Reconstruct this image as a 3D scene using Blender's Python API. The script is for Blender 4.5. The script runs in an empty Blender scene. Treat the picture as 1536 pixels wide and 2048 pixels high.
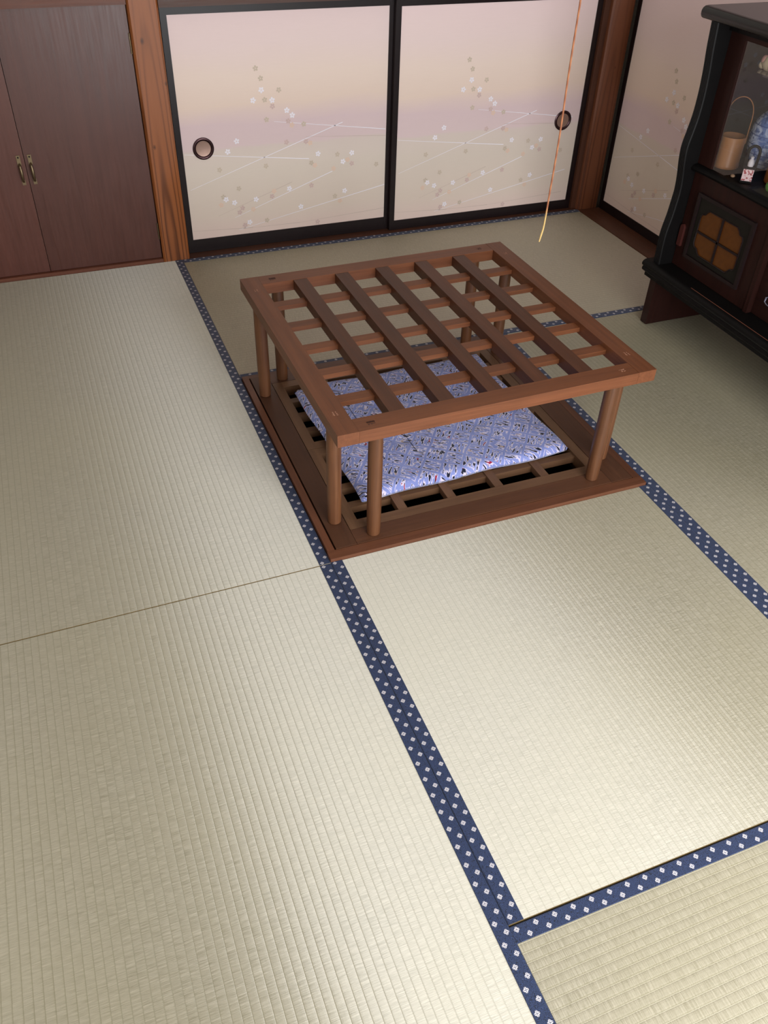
import bpy, bmesh, math, random
from mathutils import Vector, Matrix, Euler
random.seed(7)
S = bpy.context.scene
COL = S.collection

# ------------------------------------------------------------------ camera
F_PX = 1691.8                      # focal length in pixels of the 1536 x 2048 frame
cd = bpy.data.cameras.new('camera')
cam = bpy.data.objects.new('camera', cd)
COL.objects.link(cam)
cd.sensor_fit = 'VERTICAL'
cd.sensor_height = 36.0
cd.sensor_width = 27.0
cd.lens = F_PX / 2048 * 36.0
cd.clip_start = 0.02
pitch, roll, yaw = -0.7058, 0.0379, 0.3978
fw = Vector((math.sin(yaw) * math.cos(pitch), math.cos(yaw) * math.cos(pitch), math.sin(pitch)))
r0 = Vector((math.cos(yaw), -math.sin(yaw), 0))
u0 = r0.cross(fw)
rt = r0 * math.cos(roll) + u0 * math.sin(roll)
up = -r0 * math.sin(roll) + u0 * math.cos(roll)
m = Matrix.Identity(4)
for i in range(3):
    m[i][0], m[i][1], m[i][2] = rt[i], up[i], -fw[i]
m[0][3], m[1][3], m[2][3] = -0.4696, -3.2631, 1.4628
cam.matrix_world = m
S.camera = cam

# ------------------------------------------------------------------ light and exposure
def lin(h):
    h = h.lstrip('#')
    c = [int(h[i:i + 2], 16) / 255 for i in (0, 2, 4)]
    return tuple((v / 12.92 if v <= .04045 else ((v + .055) / 1.055) ** 2.4) for v in c)

w = bpy.data.worlds.new('overcast sky')
S.world = w
w.use_nodes = True
w.node_tree.nodes['Background'].inputs[0].default_value = (0.80, 0.90, 1.0, 1)
w.node_tree.nodes['Background'].inputs[1].default_value = 1.0

def area(name, loc, rot, sx, sy, power, col):
    l = bpy.data.lights.new(name, 'AREA')
    l.shape = 'RECTANGLE'; l.size = sx; l.size_y = sy; l.energy = power; l.color = col
    o = bpy.data.objects.new(name, l); COL.objects.link(o)
    o.location = loc; o.rotation_euler = rot
    return o
# daylight entering through the sliding window in the wall behind the photographer
area('window_daylight', (0.62, -3.66, .95), (math.radians(80), 0, 0), 1.64, 1.8, 76, (0.965, 0.98, 0.995))

S.view_settings.view_transform = 'Standard'
S.view_settings.look = 'None'
S.view_settings.gamma = 1.0
S.view_settings.exposure = 0.0
S.view_settings.use_curve_mapping = False

# ------------------------------------------------------------------ node helpers
class E:
    """socket wrapper: arithmetic on it makes Math nodes"""
    def __init__(s, nt, sock): s.nt, s.s = nt, sock
    def op(s, o, *a):
        n = s.nt.nodes.new('ShaderNodeMath'); n.operation = o
        for i, v in enumerate((s,) + a):
            if isinstance(v, E): s.nt.links.new(v.s, n.inputs[i])
            else: n.inputs[i].default_value = v
        return E(s.nt, n.outputs[0])
    def __add__(s, o): return s.op('ADD', o)
    def __sub__(s, o): return s.op('SUBTRACT', o)
    def __mul__(s, o): return s.op('MULTIPLY', o)
    def __truediv__(s, o): return s.op('DIVIDE', o)
    def abs(s): return s.op('ABSOLUTE')
    def floor(s): return s.op('FLOOR')
    def fract(s): return s.op('FRACT')
    def lt(s, o): return s.op('LESS_THAN', o)
    def gt(s, o): return s.op('GREATER_THAN', o)
    def max(s, o): return s.op('MAXIMUM', o)
    def min(s, o): return s.op('MINIMUM', o)
    def sin(s): return s.op('SINE')
    def inv(s): return s.op('MULTIPLY_ADD', -1.0, 1.0)
    def ramp(s, lo, hi):
        n = s.nt.nodes.new('ShaderNodeMapRange'); n.clamp = True
        s.nt.links.new(s.s, n.inputs[0]); n.inputs[1].default_value = lo; n.inputs[2].default_value = hi
        return E(s.nt, n.outputs[0])

class Mat:
    def __init__(s, name, rough=.5, spec=.5):
        s.m = bpy.data.materials.new(name); s.m.use_nodes = True
        s.nt = s.m.node_tree; s.b = s.nt.nodes['Principled BSDF']
        s.b.inputs['Roughness'].default_value = rough
        s.b.inputs['Specular IOR Level'].default_value = spec
    def n(s, t): return s.nt.nodes.new(t)
    def l(s, a, b): s.nt.links.new(a.s if isinstance(a, E) else a, b)
    def coord(s, kind='Object'):
        return s.n('ShaderNodeTexCoord').outputs[kind]
    def map(s, src, scale=(1, 1, 1), rot=(0, 0, 0), loc=(0, 0, 0)):
        n = s.n('ShaderNodeMapping'); s.l(src, n.inputs[0])
        n.inputs['Scale'].default_value = scale; n.inputs['Rotation'].default_value = rot
        n.inputs['Location'].default_value = loc
        return n.outputs[0]
    def xyz(s, src):
        n = s.n('ShaderNodeSeparateXYZ'); s.l(src, n.inputs[0])
        return [E(s.nt, o) for o in n.outputs]
    def vec(s, x, y, z=0.0):
        n = s.n('ShaderNodeCombineXYZ')
        for i, v in enumerate((x, y, z)):
            if isinstance(v, E): s.l(v, n.inputs[i])
            else: n.inputs[i].default_value = v
        return n.outputs[0]
    def noise(s, src, scale=5, detail=3, rough=.5, dist=0):
        n = s.n('ShaderNodeTexNoise'); s.l(src, n.inputs['Vector'])
        n.inputs['Scale'].default_value = scale; n.inputs['Detail'].default_value = detail
        n.inputs['Roughness'].default_value = rough; n.inputs['Distortion'].default_value = dist
        return E(s.nt, n.outputs['Fac'])
    def mix(s, f, a, b, mode='MIX'):
        n = s.n('ShaderNodeMix'); n.data_type = 'RGBA'; n.blend_type = mode
        for v, i in ((f, 0), (a, 6), (b, 7)):
            if isinstance(v, E): s.l(v, n.inputs[i])
            elif isinstance(v, (tuple, list)): n.inputs[i].default_value = (*v[:3], 1)
            elif isinstance(v, (int, float)): n.inputs[i].default_value = v
            else: s.l(v, n.inputs[i])
        return n.outputs[2]
    def cramp(s, f, stops):
        n = s.n('ShaderNodeValToRGB'); s.l(f, n.inputs[0])
        e = n.color_ramp.elements
        while len(e) < len(stops): e.new(.5)
        for i, (p, c) in enumerate(stops):
            e[i].position = p; e[i].color = (*c[:3], 1)
        return n.outputs[0]
    def color(s, c):
        if isinstance(c, tuple): s.b.inputs['Base Color'].default_value = (*c[:3], 1)
        else: s.l(c, s.b.inputs['Base Color'])
        return s
    def bump(s, h, strength=.3, dist=.002):
        n = s.n('ShaderNodeBump'); s.l(h, n.inputs['Height'])
        n.inputs['Strength'].default_value = strength; n.inputs['Distance'].default_value = dist
        s.l(n.outputs[0], s.b.inputs['Normal'])
        return n.outputs[0]

def plain(name, hexc, rough=.5, metal=0.0, spec=.5, var=.12, vs=25):
    M = Mat(name, rough, spec)
    M.b.inputs['Metallic'].default_value = metal
    c = lin(hexc)
    f = M.noise(M.coord(), vs, 4)
    M.color(M.mix(f, tuple(v * (1 - var) for v in c), tuple(min(1, v * (1 + var)) for v in c)))
    return M.m

def wood(name, light, dark, axis=0, rough=.42, grain=1.0, spec=.5, contrast=1.0, worn=False):
    """straight-grained timber, the grain running along the given object axis"""
    M = Mat(name, rough, spec)
    co = M.coord()
    oi = M.n('ShaderNodeObjectInfo')
    rnd = E(M.nt, oi.outputs['Random'])
    sh = M.n('ShaderNodeVectorMath'); sh.operation = 'ADD'; M.l(co, sh.inputs[0])
    M.l(M.vec(rnd * 3.1, rnd * 5.7, rnd * 2.3), sh.inputs[1])
    sc = [60 * grain] * 3; sc[axis] = 2.2 * grain
    f1 = M.noise(M.map(sh.outputs[0], sc), 1, 5, .62, .6)
    sc2 = [260 * grain] * 3; sc2[axis] = 9
    f2 = M.noise(M.map(sh.outputs[0], sc2), 1, 3)
    f3 = M.noise(sh.outputs[0], 9, 4, .6)
    f = f1 * .55 + f2 * .25 + f3 * .2
    lo, hi = .5 - .2 / contrast, .5 + .2 / contrast
    c = M.mix(f.ramp(lo, hi), lin(dark), lin(light))
    v = (rnd * .34 + .83)
    hs = M.n('ShaderNodeHueSaturation'); M.l(c, hs.inputs['Color']); M.l(v, hs.inputs['Value'])
    M.color(hs.outputs[0])
    M.l((f2 * .25 + (rough - .12)), M.b.inputs['Roughness'])
    M.bump(f1 * .5 + f2 * .5, .18, .001)
    return M.m

# ------------------------------------------------------------------ mesh helpers
def add_box(bm, lo, hi, mi=0):
    vs = [bm.verts.new((x, y, z)) for x in (lo[0], hi[0]) for y in (lo[1], hi[1]) for z in (lo[2], hi[2])]
    fs = []
    for f in ((0, 1, 3, 2), (4, 6, 7, 5), (0, 4, 5, 1), (2, 3, 7, 6), (0, 2, 6, 4), (1, 5, 7, 3)):
        fc = bm.faces.new([vs[i] for i in f]); fc.material_index = mi; fs.append(fc)
    return vs, fs

def bevel_all(bm, w, seg=2, mi=-1):
    bm.edges.ensure_lookup_table()
    ed = [e for e in bm.edges if len(e.link_faces) == 2 and e.calc_face_angle(0) > .6]
    bmesh.ops.bevel(bm, geom=ed, offset=w, segments=seg, profile=.6, affect='EDGES', material=mi)

def ob(name, bm, mats, parent=None, smooth=False, loc=None, rot=None):
    bmesh.ops.recalc_face_normals(bm, faces=bm.faces)
    me = bpy.data.meshes.new(name); bm.to_mesh(me); bm.free()
    for mt in (mats if isinstance(mats, (list, tuple)) else [mats]): me.materials.append(mt)
    if smooth:
        for p in me.polygons: p.use_smooth = True
        try: me.set_sharp_from_angle(angle=math.radians(42))
        except Exception: pass
    o = bpy.data.objects.new(name, me); COL.objects.link(o)
    if parent: o.parent = parent
    if loc: o.location = loc
    if rot: o.rotation_euler = rot
    return o

def box(name, lo, hi, mats, parent=None, bev=.002, seg=2, worn=False):
    """bevelled board; its origin stands at its own centre so grain follows it"""
    c = [(a + b) / 2 for a, b in zip(lo, hi)]
    bm = bmesh.new()
    add_box(bm, [a - k for a, k in zip(lo, c)], [a - k for a, k in zip(hi, c)])
    if bev: bevel_all(bm, bev, seg, 1 if worn else -1)
    o = ob(name, bm, mats, parent, smooth=bool(bev))
    o.location = c
    return o

def boxes(name, lst, mats, parent=None, bev=0, seg=2):
    bm = bmesh.new()
    for b in lst:
        b2 = bmesh.new(); add_box(b2, b[0], b[1], b[2] if len(b) > 2 else 0)
        if bev: bevel_all(b2, bev, seg)
        me = bpy.data.meshes.new('t'); b2.to_mesh(me); b2.free(); bm.from_mesh(me); bpy.data.meshes.remove(me)
    return ob(name, bm, mats, parent, smooth=bool(bev))

def prism(bm, pts, ax, a, b, mi=0):
    """closed 2-D outline extruded along axis ax between a and b (outline given in the two other axes, in order)"""
    def P(p, v):
        q = list(p); q.insert(ax, v); return q
    A = [bm.verts.new(P(p, a)) for p in pts]; B = [bm.verts.new(P(p, b)) for p in pts]
    n = len(pts)
    for i in range(n):
        bm.faces.new((A[i], A[(i + 1) % n], B[(i + 1) % n], B[i])).material_index = mi
    bm.faces.new(A).material_index = mi
    bm.faces.new(B[::-1]).material_index = mi

def lathe(bm, prof, seg=32, cx=0, cy=0, mi=0, sx=1, sy=1):
    """profile of (radius, z); closes on the axis when the radius is 0"""
    rings = []
    for r, z in prof:
        if r < 1e-6: rings.append([bm.verts.new((cx, cy, z))])
        else: rings.append([bm.verts.new((cx + sx * r * math.cos(2 * math.pi * i / seg), cy + sy * r * math.sin(2 * math.pi * i / seg), z)) for i in range(seg)])
    for a, b in zip(rings, rings[1:]):
        for i in range(seg):
            j = (i + 1) % seg
            q = [a[i % len(a)], a[j % len(a)], b[j % len(b)], b[i % len(b)]]
            q = list(dict.fromkeys(q))
            if len(q) > 2: bm.faces.new(q).material_index = mi

def tube(bm, pts, r, seg=10, mi=0, closed=False, rr=None):
    pts = [Vector(p) for p in pts]
    n = len(pts); rings = []
    ref = None
    for i, p in enumerate(pts):
        a = pts[(i - 1) % n] if (closed or i > 0) else p
        b = pts[(i + 1) % n] if (closed or i < n - 1) else p
        t = (b - a).normalized()
        if ref is None: ref = t.orthogonal().normalized()
        ref = (ref - t * ref.dot(t)).normalized()
        q = t.cross(ref)
        R = rr[i] if rr else r
        rings.append([bm.verts.new(p + (ref * math.cos(2 * math.pi * k / seg) + q * math.sin(2 * math.pi * k / seg)) * R) for k in range(seg)])
    rng = range(n if closed else n - 1)
    for i in rng:
        a, b = rings[i], rings[(i + 1) % n]
        for k in range(seg):
            bm.faces.new((a[k], a[(k + 1) % seg], b[(k + 1) % seg], b[k])).material_index = mi
    if not closed:
        bm.faces.new(rings[0]).material_index = mi; bm.faces.new(rings[-1][::-1]).material_index = mi

def tag(o, label=None, cat=None, group=None, kind=None):
    if label: o['label'] = label
    if cat: o['category'] = cat
    if group: o['group'] = group
    if kind: o['kind'] = kind
    return o

def thing(name, loc, label, cat, group=None, rz=0, kind=None):
    o = bpy.data.objects.new(name, None); COL.objects.link(o)
    o.empty_display_size = .05; o.location = loc; o.rotation_euler = (0, 0, rz)
    return tag(o, label, cat, group, kind)

# ------------------------------------------------------------------ materials
def tatami_mat(name, axis):
    """woven rush cover: ribs run along `axis`, the rushes across it (waxy, so they gleam across their length)"""
    M = Mat(name, .6, .3)
    co = M.coord()
    x, y, z = M.xyz(co)
    a, b = (x, y) if axis == 0 else (y, x)          # a along the ribs, b across them
    pitch_ = .0158
    rib = (b / pitch_).floor()
    t = (b / pitch_).fract()
    off = (rib * 12.9898).sin() * 43.7
    v1 = M.vec(a * 900.0, b * 34.0 + off)
    f1 = M.noise(v1, 1, 2, .5)
    v2 = M.vec(a * 330.0 + off, b * 26.0)
    f2 = M.noise(v2, 1, 2, .5)
    f3 = M.noise(co, 2.2, 3, .5)
    c = M.mix((f1 * .6 + f2 * .4).ramp(.34, .66), lin('#88816a'), lin('#b8b09c'))
    c = M.mix((f3.ramp(.35, .65)) * .35, c, lin('#a89f80'))
    groove = ((t - .5).abs()).ramp(.40, .5)
    c = M.mix(groove * .7, c, lin('#7a7352'))
    M.color(c)
    nrm = M.bump(f1 * .7 + f2 * .6, .5, .0011)
    uv = M.n('ShaderNodeTangent'); uv.direction_type = 'UV_MAP'
    g = M.n('ShaderNodeBsdfAnisotropic')
    g.inputs['Color'].default_value = (*lin('#eeebe6'), 1)
    g.inputs['Roughness'].default_value = .58
    g.inputs['Anisotropy'].default_value = .76
    M.l(uv.outputs[0], g.inputs['Tangent']); M.l(nrm, g.inputs['Normal'])
    mx = M.n('ShaderNodeMixShader'); mx.inputs[0].default_value = .27
    M.l(M.b.outputs[0], mx.inputs[1]); M.l(g.outputs[0], mx.inputs[2])
    M.l(mx.outputs[0], M.nt.nodes['Material Output'].inputs[0])
    return M.m

def heri_mat():
    """navy brocade border with two staggered rows of pale four-petalled flowers (UV in metres: u along, v from the mat's edge)"""
    M = Mat('navy_brocade', .5, .3)
    u, v, _ = M.xyz(M.coord('UV'))
    def motif(vc, uo):
        p = .037
        a = ((u + uo) / p).fract() * p - p / 2
        b = v - vc
        s = (a.abs() + b.abs())
        body = s.lt(.0057)
        notch = ((a.abs() - b.abs()).abs()).lt(.00075)
        cross = (a.abs().min(b.abs())).lt(.00038)
        core = s.lt(.0006)
        return body * (cross.max(core)).inv() * (notch * s.gt(.0042)).inv()
    f = motif(.0078, 0.0).max(motif(.0208, .0185))
    leaf = M.n('ShaderNodeTexVoronoi'); leaf.feature = 'DISTANCE_TO_EDGE'
    M.l(M.vec(u * 430.0, v * 430.0), leaf.inputs['Vector']); leaf.inputs['Scale'].default_value = 1
    d = E(M.nt, leaf.outputs['Distance'])
    scr = d.gt(.10) * d.lt(.24)
    fine = M.noise(M.vec(u * 900.0, v * 900.0), 1, 2)
    c = M.mix(scr * .75 * fine, lin('#192033'), lin('#4c629a'))
    c = M.mix(f, c, lin('#c6c0c4'))
    M.color(c)
    M.b.inputs['Sheen Weight'].default_value = .15
    M.bump(f * .6 + scr * .3 + fine * .4, .25, .0006)
    return M.m

def paper_mat():
    """fusuma paper printed with soft horizontal bands (object z in metres from the foot of the panel)"""
    M = Mat('fusuma_paper', .75, .25)
    co = M.coord()
    x, y, z = M.xyz(co)
    n = M.noise(M.map(co, (2.5, 2.5, 9)), 1, 3)
    n2 = M.noise(M.map(co, (14, 14, 420)), 1, 3)
    zz = (z + n * .07 - .035) / .85
    c = M.cramp(zz, [(0.0, lin('#e9d2c9')), (.10, lin('#e3d3c6')), (.30, lin('#dfd2c6')), (.395, lin('#dfd0c8')), (.41, lin('#e2cccd')), (.50, lin('#e0c9cc')),
                     (.585, lin('#ecd6c8')), (.70, lin('#efdbcf')), (.82, lin('#efdad7')), (1.0, lin('#f1d9da'))])
    c = M.mix(n2 * .10, c, lin('#c4a89a'))
    M.color(c)
    M.bump(n2, .05, .0005)
    return M.m

def cushion_mat():
    M = Mat('lavender_print', .85, .2)
    co = M.coord()
    x, y, z = M.xyz(M.map(co, (1, 1, 1), (0, 0, math.radians(38))))
    wob = M.noise(co, 26, 2) * .014
    p = .052
    gx, gy = ((x + wob) / p), ((y + wob) / p)
    par = (((gx.floor() + gy.floor()) / 2.0).fract()).gt(.25)
    def dash(v):
        return M.noise(v, 1, 1.5, .45, .3)
    dA = dash(M.vec(x * 165.0, y * 48.0)); dB = dash(M.vec(x * 48.0 + 31.0, y * 165.0))
    d = dA * par + dB * par.inv()
    ex = (gx.fract() - .5).abs(); ey = (gy.fract() - .5).abs()
    lane = (ex.max(ey)).gt(.42)
    line = ((ex.max(ey)) - .41).abs().lt(.022)
    field = lane.inv()
    white = d.gt(.505) * field
    black = d.gt(.585) * field
    rsel = M.noise(M.vec(x * 34.0, y * 34.0, 4.0), 1, 1).gt(.66)
    gsel = M.noise(M.vec(x * 30.0, y * 30.0, 9.0), 1, 1).gt(.64)
    c = M.mix(M.noise(co, 14, 2).ramp(.3, .7), lin('#727cb4'), lin('#858fc6'))
    c = M.mix(white, c, lin('#cac1d6'))
    c = M.mix(line * dA.gt(.42) * .8, c, lin('#bdb6d2'))
    c = M.mix(black, c, lin('#15182c'))
    c = M.mix(black * rsel, c, lin('#8e1e3a'))
    c = M.mix(black * gsel * rsel.inv(), c, lin('#a58f86'))
    M.color(c)
    M.b.inputs['Sheen Weight'].default_value = .2
    M.bump(M.noise(co, 900, 2), .2, .0006)
    return M.m

def cedar(name, light, dark, scale=1.0, rough=.5, knots=((.01, .6, .006),)):
    """cedar post with cathedral grain along z"""
    M = Mat(name, rough, .4)
    co = M.coord()
    wv = M.n('ShaderNodeTexWave'); wv.wave_type = 'RINGS'; wv.rings_direction = 'Z' if False else 'SPHERICAL'
    M.l(M.map(co, (22 * scale, 22 * scale, .85 * scale), (0, 0, 0), (.12, .0, .05)), wv.inputs['Vector'])
    wv.inputs['Scale'].default_value = 1.9; wv.inputs['Distortion'].default_value = 2.2
    wv.inputs['Detail'].default_value = 2; wv.inputs['Detail Scale'].default_value = .8
    f = E(M.nt, wv.outputs['Fac'])
    n = M.noise(M.map(co, (150, 150, 4)), 1, 4)
    x, y, z = M.xyz(co)
    k = None
    for kx, kz, kr in knots:                                  # small dark knots at their places on the face
        d = ((x - kx) * (x - kx) * 1.6 + (z - kz) * (z - kz) * .6 + n * .00002).op('SQRT')
        q = d.ramp(kr, kr * .25)
        k = q if k is None else k.max(q)
    g = f.op('POWER', 3.5)
    c = M.mix(g * (z.ramp(.75, .1) * .6 + .3) + n * .3, lin(light), lin(dark))
    c = M.mix(k * .8, c, lin('#2c150b'))
    M.color(c)
    M.bump(n * .6 + g * .4, .15, .001)
    return M.m

T_RED = [wood('kotatsu_wood_%s' % 'xyz'[i], '#7b492d', '#4d2a18', i, .40, 1, .38, .8) for i in range(3)]
T_BAR = [wood('kotatsu_bar_wood_%s' % 'xyz'[i], '#643a25', '#3a2014', i, .42, 1, .38, .8) for i in range(3)]
T_LEG = wood('kotatsu_leg_wood', '#744a2c', '#43271a', 2, .42, 1, .5, .9)
T_WORN = plain('worn_edge_wood', '#9c6a4e', .45)
H_WOOD = [wood('hearth_wood_%s' % 'xyz'[i], '#613d28', '#3f2518', i, .45, .8, .45, .8) for i in range(3)]
H_TRIM = [wood('hearth_trim_wood_%s' % 'xyz'[i], '#6c412b', '#46281a', i, .42, .8, .45, .8) for i in range(3)]
H_EDGE = plain('hearth_worn_edge', '#85543b', .4)
L_WOOD = [wood('lattice_wood_%s' % 'xyz'[i], '#7c5a40', '#553a28', i, .5, .8, .4, .8) for i in range(3)]
DOORW = wood('cupboard_veneer', '#63392f', '#4a2a23', 2, .38, .5, .5, .7)
RAILW = [wood('rail_wood_%s' % 'xyz'[i], '#7a4834', '#583124', i, .48, .6, .4, .8) for i in range(3)]
SILLW = [wood('sill_wood_%s' % 'xyz'[i], '#5e3827', '#3f2419', i, .48, .6, .4, .8) for i in range(3)]
POST1 = cedar('cedar_post_light', '#9a5a30', '#5f3216', 1.0, .45, ((-.018, .788, .011), (-.0265, .440, .009), (.0445, .650, .008)))
POST2 = cedar('cedar_post_dark', '#74432a', '#512b1a', 1.0, .5)
LACQ = plain('black_lacquer', '#1c1213', .35, 0, .28, .2, 60)
LACQ_D = plain('black_lacquer_cabinet', '#0b0909', .5, 0, .14, .3, 40)
CABR = [wood('dark_red_wood_%s' % 'xyz'[i], '#2f1510', '#180a08', i, .45, .8, .2, .8) for i in range(3)]
CABE = plain('cabinet_worn_edge', '#7a4a38', .45)
CABG = plain('greenish_black_panel', '#171410', .5, 0, .2, .25, 30)
AMBER = plain('amber_pane', '#553012', .3, 0, .25, .25, 70)
BRASS = plain('aged_brass', '#7d6d55', .42, .9, .5, .3, 120)
BRONZE = plain('dark_bronze', '#4a3538', .25, .85, .5, .2, 80)
CUPM = plain('bronze_cup', '#a5877a', .4, .6, .5, .12, 60)
STEEL = plain('bright_metal', '#9a9ab0', .25, 1.0)
PLASTER = plain('plaster', '#cfcac2', .9, 0, .2, .05, 8)
CEIL = wood('ceiling_board', '#a98a64', '#8a6b48', 1, .6, .5)
CONC = plain('pit_earth', '#1a1614', .95, 0, .1, .3, 6)
NEARBLACK = plain('near_black', '#15110e', .9)  # own near-black colour of the handle screws and the cushion seam thread
PAPER = paper_mat()
HERI = heri_mat()
TAT = [tatami_mat('tatami_rush_x', 0), tatami_mat('tatami_rush_y', 1)]
STRAW = plain('mat_edge_straw', '#6e5b3a', .9, 0, .2, .2, 200)
CUSH = cushion_mat()

def glass_mat():
    M = Mat('cabinet_glass', 0.02)
    fr = M.n('ShaderNodeFresnel'); fr.inputs[0].default_value = 1.5
    geo = M.n('ShaderNodeNewGeometry')
    fac = E(M.nt, fr.outputs[0]) * E(M.nt, geo.outputs['Backfacing']).inv() * 1.7
    t = M.n('ShaderNodeBsdfTransparent'); g = M.n('ShaderNodeBsdfGlossy'); g.inputs['Roughness'].default_value = .0
    mx = M.n('ShaderNodeMixShader'); M.l(fac, mx.inputs[0]); M.l(t.outputs[0], mx.inputs[1]); M.l(g.outputs[0], mx.inputs[2])
    M.l(mx.outputs[0], M.nt.nodes['Material Output'].inputs[0])
    return M.m
GLASS = glass_mat()

# ------------------------------------------------------------------ room shell
XL, XR, YB, YF, ZC = -0.95, 1.955, 0.05, -3.68, 2.38
def struct(o, label=None): return tag(o, label, None, None, 'structure')

PX0, PX1, PY0, PY1 = .10, .82, -1.71, -1.0     # the sunken pit under the hearth lattice
struct(boxes('floor', [((XL - .1, YF - .1, -.12), (PX0, .45, -.055)), ((PX1, YF - .1, -.12), (2.4, .45, -.055)),
                       ((PX0, YF - .1, -.12), (PX1, PY0, -.055)), ((PX0, PY1, -.12), (PX1, .45, -.055))], SILLW[1]), 'dark wooden sub-floor under the tatami mats')
fl = bpy.data.objects['floor']
boxes('pit_lining', [((PX0 - .02, PY0 - .02, -.62), (PX0, PY1 + .02, -.055)), ((PX1, PY0 - .02, -.62), (PX1 + .02, PY1 + .02, -.055)),
                     ((PX0, PY0 - .02, -.62), (PX1, PY0, -.055)), ((PX0, PY1, -.62), (PX1, PY1 + .02, -.055)),
                     ((PX0 - .02, PY0 - .02, -.64), (PX1 + .02, PY1 + .02, -.62))], CONC, fl)
struct(boxes('wall_back', [((XL - .1, .16, -.055), (2.4, .24, .905)), ((XL - .1, .135, .955), (2.4, .24, ZC))], PLASTER), 'plain plastered wall above and behind the closet doors')
struct(box('wall_left', (XL - .1, YF - .1, -.055), (XL, .16, ZC), PLASTER, bev=0), 'plain plastered side wall')
struct(boxes('wall_right', [((2.0, YF - .1, -.055), (2.1, .16, ZC)), ((1.958, YF, 1.84), (2.0, .135, ZC)), ((1.958, YF, -.055), (2.0, -1.84, 1.84))], PLASTER), 'plain plastered wall behind the cabinet')
struct(boxes('wall_front', [((XL - .1, YF - .1, -.055), (-.35, YF, ZC)), ((1.45, YF - .1, -.055), (2.1, YF, ZC)), ((-.35, YF - .1, 1.9), (1.45, YF, ZC)),
                            ((-.35, YF - .1, -.055), (1.45, YF, .02))], PLASTER), 'plain plastered wall with a wide window')
ce = struct(box('ceiling', (XL - .1, YF - .1, ZC), (2.1, .24, ZC + .05), PLASTER, bev=0), 'boarded ceiling')
for i in range(10):
    x0 = XL + i * .2905
    box('ceiling_board', (x0 + .002, YF, ZC - .012), (x0 + .2885, .13, ZC), CEIL, ce, .002)
wn = struct(boxes('window_1', [((-.35, YF - .06, .02), (-.30, YF - .02, 1.9)), ((1.40, YF - .06, .02), (1.45, YF - .02, 1.9)), ((-.30, YF - .06, 1.85), (1.40, YF - .02, 1.9)),
                               ((-.30, YF - .06, .02), (1.40, YF - .02, .045)), ((.53, YF - .06, .045), (.57, YF - .02, 1.85))], RAILW[2]), 'wide wooden window frame')

# posts, sills and lintels
def post(name, lo, hi, mat, label):
    bm = bmesh.new()
    n = 14
    c = ((lo[0] + hi[0]) / 2, (lo[1] + hi[1]) / 2)
    hx, hy = (hi[0] - lo[0]) / 2, (hi[1] - lo[1]) / 2
    ch = .007
    prof = [(-hx + ch, -hy), (hx - ch, -hy), (hx, -hy + ch), (hx, hy - ch), (hx - ch, hy), (-hx + ch, hy), (-hx, hy - ch), (-hx, -hy + ch)]
    rings = []
    for k in range(n + 1):
        z = lo[2] + (hi[2] - lo[2]) * k / n
        rings.append([bm.verts.new((px + random.uniform(-.0011, .0011), py + random.uniform(-.0008, .0008), z)) for px, py in prof])
    for a, b in zip(rings, rings[1:]):
        for i in range(8): bm.faces.new((a[i], a[(i + 1) % 8], b[(i + 1) % 8], b[i]))
    bm.faces.new(rings[0]); bm.faces.new(rings[-1][::-1])
    o = ob(name, bm, mat, None, True); o.location = (c[0], c[1], 0)
    return struct(o, label)
post('trim_1', (-.073, .050, -.054), (.030, .158, ZC - .013), POST1, 'orange-brown cedar post with bold arched grain and knots')
post('trim_2', (1.838, .040, -.054), (1.944, .158, ZC - .013), POST2, 'dark reddish-brown cedar corner post')
struct(box('trim_3', (.031, .051, -.05), (1.837, .158, .001), SILLW[0], bev=.002), 'narrow brown wooden sill under the closet doors')
struct(box('trim_4', (1.842, -1.84, -.05), (1.998, .038, .002), SILLW[1], bev=.002), 'wide dark brown wooden sill along the side wall')
struct(box('trim_5', (.031, .055, .884), (1.837, .134, .955), SILLW[0], bev=.003), 'dark wooden lintel over the closet doors')
struct(box('trim_6', (1.90, -1.84, 1.78), (1.998, .038, 1.84), SILLW[1], bev=.003), 'dark wooden lintel over the side sliding doors')
struct(box('trim_7', (XL + .001, .056, .897), (-.0745, .134, .985), RAILW[0], bev=.003), 'reddish-brown rail above the plain cupboard doors')
struct(box('trim_8', (XL + .001, .054, -.054), (-.0745, .134, .012), RAILW[0], bev=.002), 'thin reddish-brown strip under the plain cupboard doors')
box('jamb', (1.812, .062, .002), (1.837, .10, .883), SILLW[2], bpy.data.objects['trim_2'], .001).matrix_parent_inverse = Matrix.Translation(-Vector(bpy.data.objects['trim_2'].location))

# ------------------------------------------------------------------ fusuma sliding doors
FLOW = [('w',.319,.541),('w',.285,.507),('w',.359,.503),('w',.415,.463),('w',.436,.444),('d',.302,.616),('d',.319,.581),('d',.387,.537),('d',.33,.506),
 ('d',.359,.481),('d',.333,.435),('p',.433,.408),('d',.419,.424),('d',.481,.408),('w',.21,.366),('w',.172,.33),('d',.408,.346),('d',.488,.342),('p',.505,.335),
 ('w',.537,.291),('d',.619,.281),('w',.681,.282),('p',.663,.257),('w',.643,.251),('d',.681,.24),('d',.789,.227),('d',.134,.265),('d',.32,.263),('d',.508,.258),
 ('p',.523,.247),('p',.602,.227),('d',.204,.186),('d',.506,.168),('w',.412,.165),('w',.65,.132),('p',.347,.161),('d',.338,.141),('d',.607,.114),('d',.139,.159),
 ('w',.149,.148),('w',.182,.132),('w',.271,.136),('p',.128,.128),('d',.213,.107),('d',.2,.091),('p',.257,.097),('w',.458,.086),('p',.629,.092),('w',.238,.046),
 ('d',.218,.036),('d',.311,.046),('d',.529,.014)]
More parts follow.
